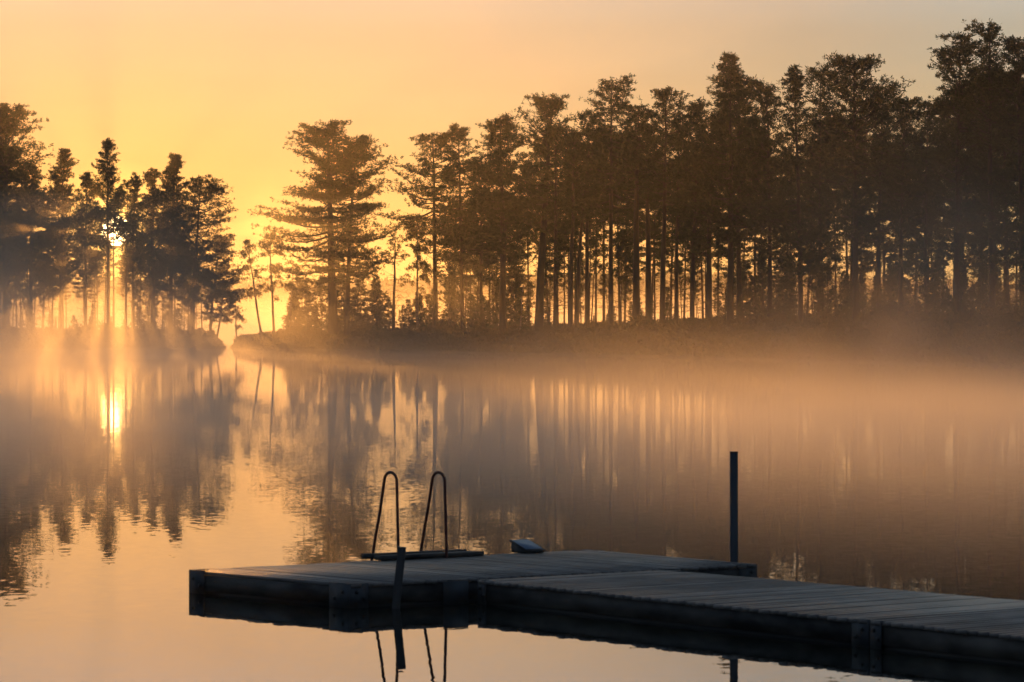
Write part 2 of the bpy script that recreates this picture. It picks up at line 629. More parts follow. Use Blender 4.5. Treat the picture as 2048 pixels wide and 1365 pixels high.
def make_spruce(seed, H, W, zb=.05, dens=1.0):
    rng = np.random.default_rng(seed)
    w = MB()
    zz = np.linspace(-.4, H, 6)
    w.tube(np.stack([rng.normal(0, .02, 6), rng.normal(0, .02, 6), zz], -1), (.012 * H + .01) * (1 - np.clip(zz / H, 0, 1) * .95), 5)
    cen, outw = [], []
    z = H * zb + .15
    az = 0
    while z < H * .98:
        t = (z / H - zb) / (1 - zb)
        for _ in range(int(rng.integers(4, 7))):
            az += 2.4 + rng.normal(0, .6)
            L = W * ((1 - t) ** .9 + .05) * rng.uniform(.6, 1.15)
            s = np.linspace(0, 1, 4)
            e = R(rng.normal(-12 + 45 * t, 8))
            ca, sa = math.cos(az), math.sin(az)
            P = np.stack([ca * L * s, sa * L * s, z + L * (math.sin(e) * s + .18 * s * s)], -1)
            w.tube(P, .012 * (1 - .7 * s), 3)
            k = int(L * 7 * dens) + 2
            ss = rng.uniform(.2, 1.02, k)
            lat = rng.normal(0, .16, k) * L * (1.1 - ss)
            cen.append(np.stack([ca * L * ss - sa * lat, sa * L * ss + ca * lat, np.interp(ss, s, P[:, 2]) - .05 + rng.normal(0, .05, k)], -1))
            outw.append(np.repeat([[ca, sa, -.2]], k, 0))
        z += rng.uniform(.18, .34) * (1 + H / 14)
    v, f = blades(rng, np.vstack(cen), np.vstack(outw), 7, .26, .085, up=-.1)
    return mesh_from('spruce_trunk', np.vstack(w.V), [np.vstack(w.Q)], M_BARK, True), mesh_from('spruce_crown', v, [f], M_SPRUCE)


def make_birch(seed, H, W, zb, r0, lean=0.0, dens=1.0, leaf=.17):
    rng = np.random.default_rng(seed)
    w = MB()
    zz = np.linspace(-.4, H, 9)
    tt = np.clip(zz / H, 0, 1)
    tx = lean * tt ** .8 + np.cumsum(rng.normal(0, .06, 9)) * tt
    w.tube(np.stack([tx, np.cumsum(rng.normal(0, .05, 9)) * tt, zz], -1), r0 * (1 - tt) ** .8 + .012, 6)
    cen = []
    nb = int(26 * dens * (H / 10))
    for _ in range(nb):
        t = rng.uniform(0, 1) ** .8
        z = zb + (H - zb) * t * .97
        a_ = rng.uniform(0, 6.28)
        L = W * (.4 + .6 * math.sin(3.14 * min(1, t * .75 + .22))) * rng.uniform(.6, 1.15)
        s = np.linspace(0, 1, 6)
        ca, sa = math.cos(a_), math.sin(a_)
        x0 = np.interp(z, zz, tx)
        P = np.stack([x0 + ca * L * s, sa * L * s, z + L * (.75 * s - .75 * s ** 2.4) + rng.normal(0, .05, 6) * s], -1)
        w.tube(P, .016 * (1 - .75 * s) + .003, 3)
        for q in range(int(5 + L * 3)):
            s0 = rng.uniform(.25, 1)
            p = np.array([np.interp(s0, s, P[:, i]) for i in range(3)])
            d = np.array([ca * .3 + rng.normal(0, .3), sa * .3 + rng.normal(0, .3), -rng.uniform(.05, .8)])
            e_ = p + d * rng.uniform(.3, .8)
            w.tube([p, e_], [.006, .004], 3)
            k = int(rng.integers(5, 11))
            u = rng.uniform(0, 1.1, k)[:, None]
            cen.append(p + (e_ - p) * u + rng.normal(0, .09, (k, 3)))
    cen = np.vstack(cen)
    v, f = blades(rng, cen, np.zeros_like(cen), 2, leaf, leaf * .62, up=-.3, flat=1)
    return mesh_from('birch_trunk', np.vstack(w.V), [np.vstack(w.Q)], M_BIRCHBARK, True), mesh_from('birch_crown', v, [f], M_BIRCH)


def make_bush(seed, W, H, mat, n=260):
    rng = np.random.default_rng(seed)
    w = MB()
    cen = []
    for _ in range(14):
        a_ = rng.uniform(0, 6.28)
        L = rng.uniform(.5, 1)
        s = np.linspace(0, 1, 4)
        P = np.stack([math.cos(a_) * W * L * s, math.sin(a_) * W * L * s, H * rng.uniform(.6, 1.05) * s ** .7], -1)
        w.tube(P, .02 * (1 - .7 * s), 3)
        k = n // 14
        ss = rng.uniform(.3, 1.05, k)
        cen.append(np.stack([np.interp(ss, s, P[:, i]) for i in range(3)], -1) + rng.normal(0, .16 * W, (k, 3)))
    cen = np.vstack(cen)
    cen[:, 2] = np.abs(cen[:, 2])
    v, f = blades(rng, cen, np.zeros_like(cen), 6, .26, .13, up=.3)
    return mesh_from('bush_stem', np.vstack(w.V), [np.vstack(w.Q)], M_BARK, True), mesh_from('bush_foliage', v, [f], mat)


def plant(name, meshes, px, s, label, cat, group=None, scale=1.0, rot=0.0, parts=('trunk', 'crown'), sx=1.0, dz=0.0):
    y = shore(px) + s
    loc = (px2x(px, y), y, ground_z(px, s) - .05 + dz)
    e = empty(name, loc, label=label, cat=cat, group=group)
    e.rotation_euler = (0, 0, rot)
    e.scale = (scale * sx, scale * sx, scale)
    for part, me in zip(parts, meshes):
        link(part, me, e)
    return e


SEED = [100]


def hero(px, ytop, s, yb, wl, wr, r_px, label, shape='pine', lean=0, dens=1.0, stubs=10, name='pine_tree', keep=None, blade=.25):
    """A pine placed by what the photo shows of it: base column, top row, crown base row, half widths, trunk width (photo pixels)."""
    y = shore(px) + s
    k = y / F
    gz = ground_z(px, s) - .05
    H = HC + (HOR - ytop) * k - gz
    zb = HC + (HOR - yb) * k - gz
    SEED[0] += 7
    wf = 1.18 if px < 360 else (1.08 if px < 1060 or px > 1950 else 1.34)
    zb += (math.sin(px * 1.7) * 1.1 if px > 1000 else 0)
    ms = make_pine(SEED[0], H, r_px * k * .5, zb, wl * wf * k, wr * wf * k, shape, lean * k, dens * (.64 if px > 1060 else 1.0), stubs, blade, keep=keep)
    return plant(name, ms, px, s, label, 'tree')


P = 'pine_tree'
# --- left shore
hero(12, 210, 14, 590, 85, 78, 16, 'tallest broad dark pine at the left edge of the photo', 'pine', 0, 1.25)
hero(-40, 250, 20, 600, 80, 70, 15, 'pine cut by the left edge of the photo, behind the tallest left pine', 'pine', 0, 1.2)
hero(62, 330, 9, 600, 40, 34, 9, 'shorter dark pine just right of the tallest pine at the left edge', 'pine', 0, 1.3)
hero(124, 300, 12, 580, 58, 60, 8, 'pointed narrow pine between the left edge pine and the sunlit tree', 'young', 0, 1.35)
hero(171, 345, 17, 560, 40, 40, 7, 'slender pine just left of the tree the sun shines beside', 'young', 0, 1.0)
hero(217, 280, 8, 505, 46, 46, 8, 'tall slim pine whose trunk stands against the left side of the sun', 'young', 0, 1.0, stubs=16)
hero(266, 348, 15, 540, 38, 42, 7, 'slim pine just right of the sun', 'young', 0, 1.0)
hero(306, 340, 10, 585, 50, 46, 10, 'dense dark pine right of the sun with a blunt top', 'young', 0, 1.3)
hero(341, 310, 13, 580, 52, 58, 10, 'dense dark pine with the highest tip between the sun and the inlet', 'young', 0, 1.35)
hero(383, 357, 7, 600, 48, 92, 10, 'pine leaning its wide layered boughs over the inlet on the left shore', 'layer', 14, .95, stubs=16)
hero(420, 470, 5, 640, 30, 62, 6, 'low young pine with drooping boughs beside the inlet', 'layer', 20, .8, stubs=6)
hero(252, 366, 20, 470, 26, 26, 4, 'thin bare pole of a pine just under the sun', 'layer', 0, .55, stubs=26)
hero(227, 372, 26, 462, 24, 24, 4, 'thinnest bare pole standing in front of the sun', 'pine', 0, .7, stubs=20)
# --- the point right of the inlet
hero(666, 250, 7, 560, 122, 95, 20, 'stout layered pine with the wide left boughs, standing apart on the point', 'layer', -10, 1.2, stubs=18)
hero(693, 272, 9, 560, 60, 92, 11, 'slimmer pine touching the right side of the stout pine on the point', 'layer', 12, 1.15, stubs=18)
hero(787, 470, 8, 530, 26, 26, 7, 'thin sparse pole of a tree in the gap right of the pine pair', 'cone', 2, .35, stubs=22)
hero(871, 268, 7, 505, 86, 62, 11, 'open layered pine with clear trunk, first of the right hand wood', 'layer', -6, 1.0, stubs=22)
hero(925, 255, 12, 500, 48, 50, 9, 'pine with a bent upper trunk second in the right hand wood', 'layer', -10, 1.0, stubs=18)
hero(1005, 236, 6, 520, 60, 62, 14, 'dense dark pine with thick trunk beside the bright gap at its foot', 'pine', -8, 1.3, stubs=14)
hero(962, 330, 14, 560, 45, 45, 8, 'shaded pine between the bent pine and the thick dark pine', 'pine', 0, 1.2)
hero(1078, 190, 6, 470, 56, 52, 18, 'flat topped pine on the thickest trunk left of the leaning top', 'flat', 26, 1.2, stubs=16)
hero(1112, 250, 9, 440, 40, 44, 11, 'straight pine close right of the thickest trunk', 'pine', 6, 1.15, stubs=16)
hero(1141, 262, 6, 430, 30, 30, 10, 'left one of two near touching trunks, pine with narrow crown', 'pine', 8, 1.1, stubs=14)
hero(1153, 280, 8, 430, 30, 34, 9, 'right one of two near touching trunks, leaning slightly right', 'pine', 22, 1.1, stubs=14)
hero(1174, 225, 13, 430, 44, 40, 10, 'pine between the paired trunks and the leaning topped pine', 'pine', 0, 1.15, stubs=14)
hero(1222, 156, 7, 420, 42, 92, 11, 'pine whose ragged top leans out to the left over its neighbours', 'layer', 6, 1.15, stubs=18)
hero(1272, 215, 6, 420, 50, 50, 16, 'thick trunked pine right of the leaning topped pine', 'pine', 0, 1.25, stubs=14)
hero(1298, 250, 10, 430, 44, 44, 14, 'pine with dark rounded crown below the skyline, behind the thick trunked pine', 'pine', 0, 1.2, stubs=14)
hero(1325, 178, 7, 440, 46, 52, 12, 'round topped pine left of the tallest pointed crown', 'pine', 14, 1.2, stubs=14)
hero(1353, 240, 12, 460, 40, 44, 9, 'slim pine under the gap between round and pointed crowns', 'pine', 0, 1.1, stubs=14)
hero(1385, 205, 6, 470, 40, 44, 9, 'slim pine with a clear lower trunk left of the pointed crown', 'pine', 8, 1.15, stubs=14)
hero(1418, 230, 8, 500, 46, 46, 13, 'dark pine close left of the pointed crown', 'pine', 0, 1.2)
hero(1460, 108, 7, 500, 62, 62, 13, 'pine with the tall pointed crown rising clear of the middle of the wood', 'cone', 4, 1.5)
hero(1478, 150, 11, 500, 70, 78, 11, 'broad dark pine behind the pointed crown', 'pine', 0, 1.25)
hero(1540, 168, 9, 520, 42, 46, 10, 'thin topped pine right of the pointed crown', 'pine', 0, 1.1)
hero(1602, 136, 8, 560, 60, 56, 11, 'pine with a narrow spire left of the widest crown', 'cone', -6, 1.25)
hero(1640, 134, 12, 520, 44, 40, 8, 'sparse pine with the bare spike left of the widest crown', 'pine', 0, .8)
hero(1712, 112, 7, 500, 78, 96, 13, 'pine with the widest round crown in the right of the wood', 'pine', -6, 1.35)
hero(1757, 170, 11, 520, 60, 58, 10, 'pine tucked under the right side of the widest crown', 'pine', 10, 1.1)
hero(1800, 202, 7, 540, 42, 48, 10, 'lower pine in the dip right of the widest crown', 'pine', 6, 1.1)
hero(1852, 206, 9, 560, 46, 40, 9, 'narrow low pine left of the big right hand crown', 'pine', 0, 1.1)
hero(1912, 74, 7, 560, 58, 70, 13, 'big dark crowned pine left of the open fan of boughs', 'pine', 4, 1.45)
hero(1985, 44, 6, 560, 52, 44, 14, 'tallest pine at the right with an open fan of boughs at its top', 'flat', -8, .85)
hero(2046, 78, 8, 560, 60, 60, 12, 'pine cut by the right edge of the photo', 'pine', 0, 1.3)
hero(2012, 140, 12, 560, 60, 60, 11, 'dark pine filling between the fan topped pine and the right edge', 'pine', 0, 1.4)
hero(2125, 80, 8, 560, 70, 70, 12, 'pine just beyond the right edge of the photo', 'pine', 0, 1.2)

# --- birches and slim saplings by the inlet
def birch(px, ytop, s, yb, w, r_px, lean, label, dens=1.0):
    y = shore(px) + s
    k = y / F
    gz = ground_z(px, s) - .05
    SEED[0] += 7
    ms = make_birch(SEED[0], HC + (HOR - ytop) * k - gz, w * k, HC + (HOR - yb) * k - gz, r_px * k * .5, lean * k, dens)
    return plant('birch_tree', ms, px, s, label, 'tree')


birch(526, 478, 3, 610, 26, 5, -30, 'thin leaning birch nearest the inlet on the point', .8)
birch(549, 452, 6, 610, 34, 5, -12, 'tall wispy birch right of the leaning birch', 1.0)
birch(578, 520, 8, 610, 26, 4, 6, 'small birch left of the pine pair', .9)
birch(835, 430, 10, 610, 42, 5, 0, 'feathery birch left of the open layered pine', 1.5)
birch(430, 560, 3, 655, 34, 4, 22, 'bent birch sapling hanging over the inlet', 1.3)
birch(474, 585, 5, 655, 20, 3, -8, 'sapling on the tip of the point by the inlet', .9)
birch(1040, 560, 9, 640, 18, 3, 4, 'crooked sapling between the thick trunks', .8)

# --- fillers: copies of a few pines, spruces and bushes
PINES = [make_pine(900 + i, 19, .15, 19 * ((.26, .30, .34, .38) if i < 4 else (.38, .46, .52, .58))[i % 4], 2.2 + .25 * (i % 3), 2.3 + .2 * ((i + 1) % 3),
                   ['pine', 'layer', 'pine', 'cone', 'flat', 'pine', 'layer', 'pine'][i], rng.normal(0, .6), 1.0, 34) for i in range(8)]
SPRUCES = [make_spruce(950 + i, 5.5, 1.15 + .12 * i, .05 + .05 * (i % 2), 1.1) for i in range(4)]
BUSHES = [make_bush(970 + i, .9, 1.0, M_HEATH) for i in range(3)]
rnd = random.Random(11)
ENV_R = ([840, 900, 1000, 1100, 1160, 1220, 1300, 1340, 1400, 1465, 1520, 1600, 1700, 1800, 1850, 1900, 1970, 2048, 2300],
         [330, 310, 270, 230, 265, 205, 235, 205, 215, 150, 200, 185, 140, 215, 230, 140, 110, 110, 90])
ENV_L = ([-260, 0, 60, 120, 170, 217, 260, 310, 340, 400, 430], [230, 250, 345, 365, 375, 350, 385, 375, 360, 410, 480])


def filler(px, ytop, s, label, group, low=False):
    y = shore(px) + s
    k = y / F
    gz = ground_z(px, s) - .05
    H = HC + (HOR - ytop) * k - gz
    i = rnd.randrange(4) if low else rnd.randrange(4, 8)
    e = plant('pine_tree', PINES[i], px, s, label, 'tree', group, H / 19, rnd.uniform(0, 6.28), sx=rnd.uniform(.6, 1.05))
    e.rotation_euler = (rnd.gauss(0, .018), rnd.gauss(0, .018), e.rotation_euler[2])


for i in range(66):
    px = 900 + (i + rnd.random()) * (2250 - 900) / 66
    zone = 'left' if px < 1060 else ('mid' if px < 1440 else 'right')
    lab = {'left': 'slim shaded pine deep in the wood behind the first pines of the right shore',
           'mid': 'straight bare trunked pine deep in the crowded middle of the right shore wood',
           'right': 'dark pine deep in the dense right end of the wood behind rising mist'}[zone]
    filler(px, np.interp(px, *ENV_R) + rnd.uniform(25, 150), rnd.uniform(14, 40), lab, lab.replace('pine deep', 'pines deep').replace('slim ', '').replace('straight ', ''), zone == 'right' and rnd.random() < .5)
for i in range(42):
    px = -170 + (i + rnd.random()) * (415 + 170) / 42
    if abs(px - 236) < 12 or abs(px - 150) < 14:
        continue
    filler(px, np.interp(px, *ENV_L) + rnd.uniform(25, 150), rnd.uniform(12, 42),
           'slim pine deep in the misty left shore wood', 'pines deep in the misty left shore wood', False)

SAPLINGS = [make_pine(930 + i, 8, .045, 2.2 + .8 * i, .8 + .15 * i, .9, 'pine', rng.normal(0, .5), .55, 16) for i in range(4)]
for (lo, hi, n, t0, t1, lab, grp) in [
        (880, 1440, 26, 450, 580, 'thin young pine among the bare trunks of the right shore wood', 'thin young pines among the bare trunks'),
        (1440, 2050, 16, 430, 560, 'thin young pine in the shaded right end of the wood', 'thin young pines at the right end'),
        (-20, 110, 6, 500, 590, 'thin young pine in the mist at the left end of the left shore', 'thin young pines in the left mist'),
        (268, 410, 8, 490, 590, 'thin young pine in the left shore wood below the sun and towards the inlet', 'thin young pines below the sun')]:
    for i in range(n):
        px = lo + (i + rnd.random()) * (hi - lo) / n
        s = rnd.uniform(6, 26)
        H = HC + (HOR - rnd.uniform(t0, t1)) * (shore(px) + s) / F - ground_z(px, s)
        e = plant('pine_tree', SAPLINGS[rnd.randrange(4)], px, s, lab, 'tree', grp, H / 8, rnd.uniform(0, 6.28), sx=rnd.uniform(.8, 1.3))
        e.rotation_euler = (rnd.gauss(0, .03), rnd.gauss(0, .03), e.rotation_euler[2])

# young spruces under the pines
for (lo, hi, n, t0, t1, lab, grp) in [
        (575, 780, 16, 540, 620, 'young spruce around the foot of the pine pair on the point', 'young spruces on the point'),
        (800, 1060, 20, 560, 630, 'young spruce in the undergrowth at the start of the right shore wood', 'young spruces in the right shore wood'),
        (1060, 1430, 14, 590, 630, 'young spruce between the bare trunks of the right shore wood', 'young spruces between the bare trunks'),
        (1430, 2120, 50, 500, 610, 'young spruce in the dark misty understorey at the right', 'young spruces in the misty right understorey'),
        (-60, 400, 17, 590, 640, 'young spruce in the misty understorey of the left shore', 'young spruces of the left shore')]:
    for i in range(n):
        px = lo + (i + rnd.random()) * (hi - lo) / n
        s = rnd.uniform(6, 26)
        y = shore(px) + s
        H = HC + (HOR - rnd.uniform(t0, t1)) * y / F - ground_z(px, s)
        plant('spruce_tree', SPRUCES[rnd.randrange(4)], px, s, lab, 'tree', grp, max(H, .8) / 5.5, rnd.uniform(0, 6.28), sx=rnd.uniform(.8, 1.25))
# low bushes on the bank
for i in range(60):
    px = rnd.choice([rnd.uniform(-60, 425), rnd.uniform(480, 2100), rnd.uniform(480, 2100)])
    s = rnd.uniform(.8, 5.5)
    sc = rnd.uniform(.45, 1.0)
    plant('bush', BUSHES[rnd.randrange(3)], px, s, 'low heathery bush on the dark bank under the pines', 'bush', 'low bushes on the bank',
          sc, rnd.uniform(0, 6.28), parts=('stem', 'foliage'))

# heather and grass over the bank: one uncountable cover
rng = np.random.default_rng(77)
n = 40000
pp = rng.uniform(-300, 2350, n)
pp = pp[np.abs(pp - 456) > 7]
ss = rng.uniform(0, 1, len(pp)) ** 1.6 * 26 + .1
C = np.array([(px2x(p, shore(p) + s), shore(p) + s, ground_z(p, s)) for p, s in zip(pp, ss)])
hs_ = np.clip(rng.normal(0, 1, len(C)), -1, 2.2)
C[:, 2] += .05 * hs_
v, f = blades(rng, C, np.zeros_like(C), 4, .34, .09, up=1.1, flat=.6)
und = link('undergrowth', mesh_from('undergrowth', v, [f], M_HEATH))
tag(und, kind='stuff')

# far wood on the hills across the next bay
cen = []
for i in range(9000):
    x = rng.uniform(-420, 420)
    y = rng.uniform(1205, 1300)
    h = 8.5 + 1.6 * math.sin(x * .011 + 1) + 1.2 * math.sin(x * .027)
    H = rng.uniform(7, 11.5)
    t = rng.uniform(0, 1, 10)
    a_ = rng.uniform(0, 6.28, 10)
    r_ = 2.0 * (1 - t) + .2
    cen.append(np.stack([x + np.cos(a_) * r_, y + np.sin(a_) * r_, h * .85 + H * t], -1))
cen = np.vstack(cen)
v, f = blades(rng, cen, np.zeros_like(cen), 2, 2.4, 1.5, up=.4)
fw = link('far_woods', mesh_from('far_woods', v, [f], M_FARWOOD))
tag(fw, kind='stuff')

# ------------------------------------------------------------------ floating platform and walkway
ZD = .22


def lerp(a_, b_, t):
    return a_ + (b_ - a_) * t


def deck(root, A, B, C, D, n, seed, over=.012):
    """Boards parallel to AB between edges AD and BC, one island each."""
    rr_ = random.Random(seed)
    m = MB()
    for i in range(n):
        g0, g1 = (i + .035) / n, (i + .965) / n
        z = ZD + rr_.uniform(-.003, .003)
        e0, e1 = rr_.uniform(-over, over * .4), rr_.uniform(-over, over * .4)
        q = []
        for (p0, p1, t, ov) in ((A, D, g0, e0), (A, D, g1, e0), (B, C, g1, e1), (B, C, g0, e1)):
            p = lerp(p0, p1, t)
            o = lerp(B, C, t) if p0 is A else lerp(A, D, t)
            d = (p - o).normalized()
            q.append(p + d * (ov + over))
        m.slab(q, z - .032, z)
    return m.build('deck_boards', M_DECK, root)


def edge_board(root, P0, P1, z0, z1, th, mat, name, inset=0.0, trim=0.0):
    d = (P1 - P0)
    d.z = 0
    d.normalize()
    nrm_ = Vector((d.y, -d.x, 0))
    a_, b_ = P0 + d * trim - nrm_ * inset, P1 - d * trim - nrm_ * inset
    m = MB()
    m.slab([a_ - nrm_ * th, a_, b_, b_ - nrm_ * th], z0, z1)
    return m.build(name, mat, root)


def bracket(root, P0, d0, l0, d1, l1, z0, z1, holes=True):
    """Galvanised angle plate round a deck corner: l0 along d0, l1 along d1, standing 4 mm proud."""
    th = .008
    m = MB()
    n0 = Vector((d0.y, -d0.x, 0))
    if n0.dot(d1) > 0:
        n0 = -n0
    n1 = Vector((d1.y, -d1.x, 0))
    if n1.dot(d0) > 0:
        n1 = -n1
    o = P0 + n0 * th + n1 * th
    if l0 > 0:
        m.slab([o, o + d0 * l0, o + d0 * l0 - n0 * (th - .001), o - n0 * (th - .001)], z0, z1)
    if l1 > 0:
        m.slab([o - n0 * th, o + d1 * l1, o + d1 * l1 - n1 * (th - .001), o - n1 * (th - .001) - n0 * th], z0, z1)
    # top flange over the boards
    q = P0 + Vector((0, 0, 0))
    if l0 > 0:
        m.slab([o, o + d0 * l0, o + d0 * l0 - n0 * .05, o - n0 * .05], z1 + .001, z1 + .006)
    if l1 > 0:
        m.slab([o - n1 * .0 - n0 * .051, o + d1 * l1, o + d1 * l1 - n1 * .05, o - n1 * .05 - n0 * .051], z1 + .001, z1 + .006)
    br = m.build('corner_bracket', M_GALV, root)
    if holes:
        bm_ = MB()
        for (dd, nn, l) in ((d0, n0, l0), (d1, n1, l1)):
            if l <= 0:
                continue
            for (u_, zz_) in ((.3, .7), (.72, .42)):
                c = P0 + dd * l * u_ + nn * (th + .004)
                z = z0 + (z1 - z0) * zz_
                bm_.slab([c - dd * .016, c - dd * .016 + nn * .01, c + dd * .016 + nn * .01, c + dd * .016], z - .016, z + .016)
        bm_.build('bolt', M_BLACK, br)
    return br


A, B, C, D = unproj(700, 1169.2, ZD), unproj(380, 1140.5, ZD), unproj(1175, 1100, ZD), unproj(1512, 1129, ZD)
plat = empty('swim_platform', (0, 0, 0), label='grey boarded floating swim platform with steel corner plates, carrying the ladder', cat='floating dock')
deck(plat, A, B, C, D, 40, 1)
for (p, q) in ((A, B), (D, A), (C, D), (B, C)):
    # outward normal handled by order: (p -> q) keeps the outside on the (d.y, -d.x) side
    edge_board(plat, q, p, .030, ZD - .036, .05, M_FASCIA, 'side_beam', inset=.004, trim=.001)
    edge_board(plat, q, p, -.35, .028, .3, M_FLOAT, 'float', inset=.030, trim=.35)
mbf = MB()
cen_ = (A + B + C + D) / 4
mbf.slab([lerp(p, cen_, .016) for p in (A, D, C, B)], -.40, .029)
mbf.build('float', M_FLOAT, plat)
ud, vd = (D - A).normalized(), (B - A).normalized()
bracket(plat, A, ud, .20, vd, .30, -.02, ZD - .002)
bracket(plat, B, (A - B).normalized(), .24, (C - B).normalized(), .2, -.02, ZD - .002)
bracket(plat, D, (A - D).normalized(), .22, (C - D).normalized(), .2, -.02, ZD - .002)
bracket(plat, C, (B - C).normalized(), .2, (D - C).normalized(), .2, -.02, ZD - .002)

E_, F_ = unproj(957, 1160.5, ZD), unproj(1330, 1140.5, ZD)
G_, H_ = unproj(1737, 1241.2, ZD), unproj(2140, 1209.6, ZD)
gap = (G_ - E_).normalized() * .03
E_, F_ = E_ + gap * .2, F_ + gap * .2


def walkway(E1, F1, G1, H1, label, n, seed):
    root = empty('dock_walkway', (0, 0, 0), label=label, cat='floating dock', group='floating walkway sections')
    # boards run across, so each joins the two long edges E-G and F-H
    rr_ = random.Random(seed)
    m = MB()
    for i in range(n):
        g0, g1 = (i + .025) / n, (i + .975) / n
        z = ZD + rr_.uniform(-.002, .002)
        o0, o1 = rr_.uniform(0, .02), rr_.uniform(0, .02)
        a0, a1 = lerp(E1, G1, g0), lerp(E1, G1, g1)
        b0, b1 = lerp(F1, H1, g0), lerp(F1, H1, g1)
        d = (b0 - a0).normalized()
        m.slab([a0 - d * o0, a1 - d * o0, b1 + d * o1, b0 + d * o1], z - .032, z)
    m.build('deck_boards', M_DECK, root)
    for (p, q) in ((E1, G1), (G1, H1), (H1, F1), (F1, E1)):
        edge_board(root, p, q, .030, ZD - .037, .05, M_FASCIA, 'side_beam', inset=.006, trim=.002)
    c4 = (E1 + F1 + G1 + H1) / 4
    mf = MB()
    mf.slab([lerp(p, c4, .02) for p in (E1, G1, H1, F1)], -.40, .029)
    mf.build('float', M_FLOAT, root)
    dl, dw = (G1 - E1).normalized(), (F1 - E1).normalized()
    bracket(root, E1, dl, .13, dw, 0, -.02, ZD - .002)
    bracket(root, G1, -dl, .20, dw, 0, -.02, ZD - .002)
    bracket(root, F1, (H1 - F1).normalized(), .3, -dw, .0, -.02, ZD - .002)
    return root


walkway(E_, F_, G_, H_, 'grey boarded walkway section joined to the swim platform', 44, 5)
shift = (G_ - E_).normalized() * .035
G2, H2 = G_ + shift, H_ + shift
dl = (G_ - E_)
walkway(G2, H2, G2 + dl, H2 + dl, 'nearer boarded walkway section running out of the photo at the lower right', 44, 6)
# platform-side connector plate left of the walkway corner
bp = unproj(886, 1163.0, ZD)
mcp = MB()
n_out = Vector((ud.y, -ud.x, 0))
q0, q1 = bp + n_out * .016, bp + ud * .27 + n_out * .016
mcp.slab([q0 - n_out * .008, q0, q1, q1 - n_out * .008], -.02, ZD - .004)
mcp.slab([q0 - n_out * .05, q0, q1, q1 - n_out * .05], ZD + .005, ZD + .010)
mcp.build('connector_plate', M_GALV, plat)
# hinge plate over the far end of the joint
hp = unproj(1318, 1140.0, ZD)
mh = MB()
mh.slab([hp, hp + ud * .20, hp + ud * .20 - vd * .10, hp - vd * .10], ZD + .006, ZD + .012)
mh.build('hinge_plate', M_GALV, plat)

# leaning timber post in front of the platform
lp = empty('leaning_post', (0, 0, 0), label='short leaning timber post in the water before the platform edge', cat='post')
b0 = unproj(791.5, 1217, 0)
yy = b0.y
top = Vector((px2x(804, yy - .02), yy - .02, HC - (1093 - HOR) * yy / F))
dirp = (top - b0)
low = b0 - dirp.normalized() * 1.2
m = MB()
hw = .037
for (p, q) in ((low, top),):
    m.hexa([p + Vector(o) for o in ((-hw, -hw, 0), (hw, -hw, 0), (hw, hw, 0), (-hw, hw, 0))],
           [q + Vector(o) for o in ((-hw, -hw, -.006), (hw, -hw, -.012), (hw, hw, -.008), (-hw, hw, 0))])
m.build('timber', M_POST, lp)

# tall steel mooring post beyond the right corner
mo = empty('mooring_post', (0, 0, 0), label='tall straight dark mooring post at the right corner of the platform', cat='post')
p0 = unproj(1459.7, 1124.6, ZD) + (D - A).normalized() * .05
yy = p0.y
zt = HC - (906 - HOR) * yy / F
m = MB()
hw = 7.7 * yy / F
m.slab([(p0.x - hw, yy - hw), (p0.x + hw, yy - hw), (p0.x + hw, yy + hw), (p0.x - hw, yy + hw)], -2.0, zt)
m.build('steel_tube', M_STEEL, mo)
m = MB()
m.slab([(p0.x - hw - .002, yy - hw - .002), (p0.x + hw + .002, yy - hw - .002), (p0.x + hw + .002, yy + hw + .002), (p0.x - hw - .002, yy + hw + .002)], zt, zt + .012)
m.build('end_cap', M_BLACK, mo)

# swim ladder at the far edge
lad = empty('swim_ladder', (0, 0, 0), label='rusty swim ladder with two arched handrails on the far platform edge', cat='ladder')


def rail(px, py, name='handrail'):
    foot = unproj(px, py, ZD)
    pts = []
    apex = HC - (946 - HOR) * foot.y / F
    r_ = .088
    for (a_, z) in ((.0, ZD - .01), (.006, .45), (.016, .70), (.026, apex - r_ - .02)):
        pts.append((a_, z))
    for th in np.linspace(170, 14, 12):
        pts.append((.026 + .098 - r_ * 1.1 * -math.cos(math.radians(th)) * -1 * -1, apex - r_ + r_ * math.sin(math.radians(th))))
    pts += [(.29, .70), (.35, .48), (.415, .22), (.45, .08), (.455, -.3), (.455, -.9)]
    W3 = [foot + vd * a_ + Vector((0, 0, z - ZD)) for a_, z in pts]
    m_ = MB()
    m_.tube([tuple(p) for p in W3], .0155, 8)
    m_.build(name, M_RUST, lad, True)
    return foot


f1 = rail(797, 1121.2)
f2 = rail(893, 1116.2)
for z in (-.05, -.32, -.6):
    m = MB()
    a_ = f1 + vd * .455 + Vector((0, 0, z - ZD))
    b_ = f2 + vd * .455 + Vector((0, 0, z - ZD))
    m.tube([tuple(a_), tuple(lerp(a_, b_, .5)), tuple(b_)], .018, 6)
    m.build('rung', M_RUST, lad)
ue = (C - B).normalized()
ve = Vector((-ue.y, ue.x, 0))
for (xa, ya, xb, yb_, hgt, dep, z0) in ((764, 1122.6, 968, 1112.4, .042, .14, ZD + .005), (742, 1121.4, 944, 1111.4, .052, .09, ZD + .005)):
    pa, pb = unproj(xa, ya, ZD), unproj(xb, yb_, ZD)
    off = ve * (0 if dep > .1 else .09)
    m = MB()
    m.slab([pa + off, pb + off, pb + off + ve * dep, pa + off + ve * dep], z0, z0 + hgt)
    m.build('mounting_plank', M_FASCIA, lad)

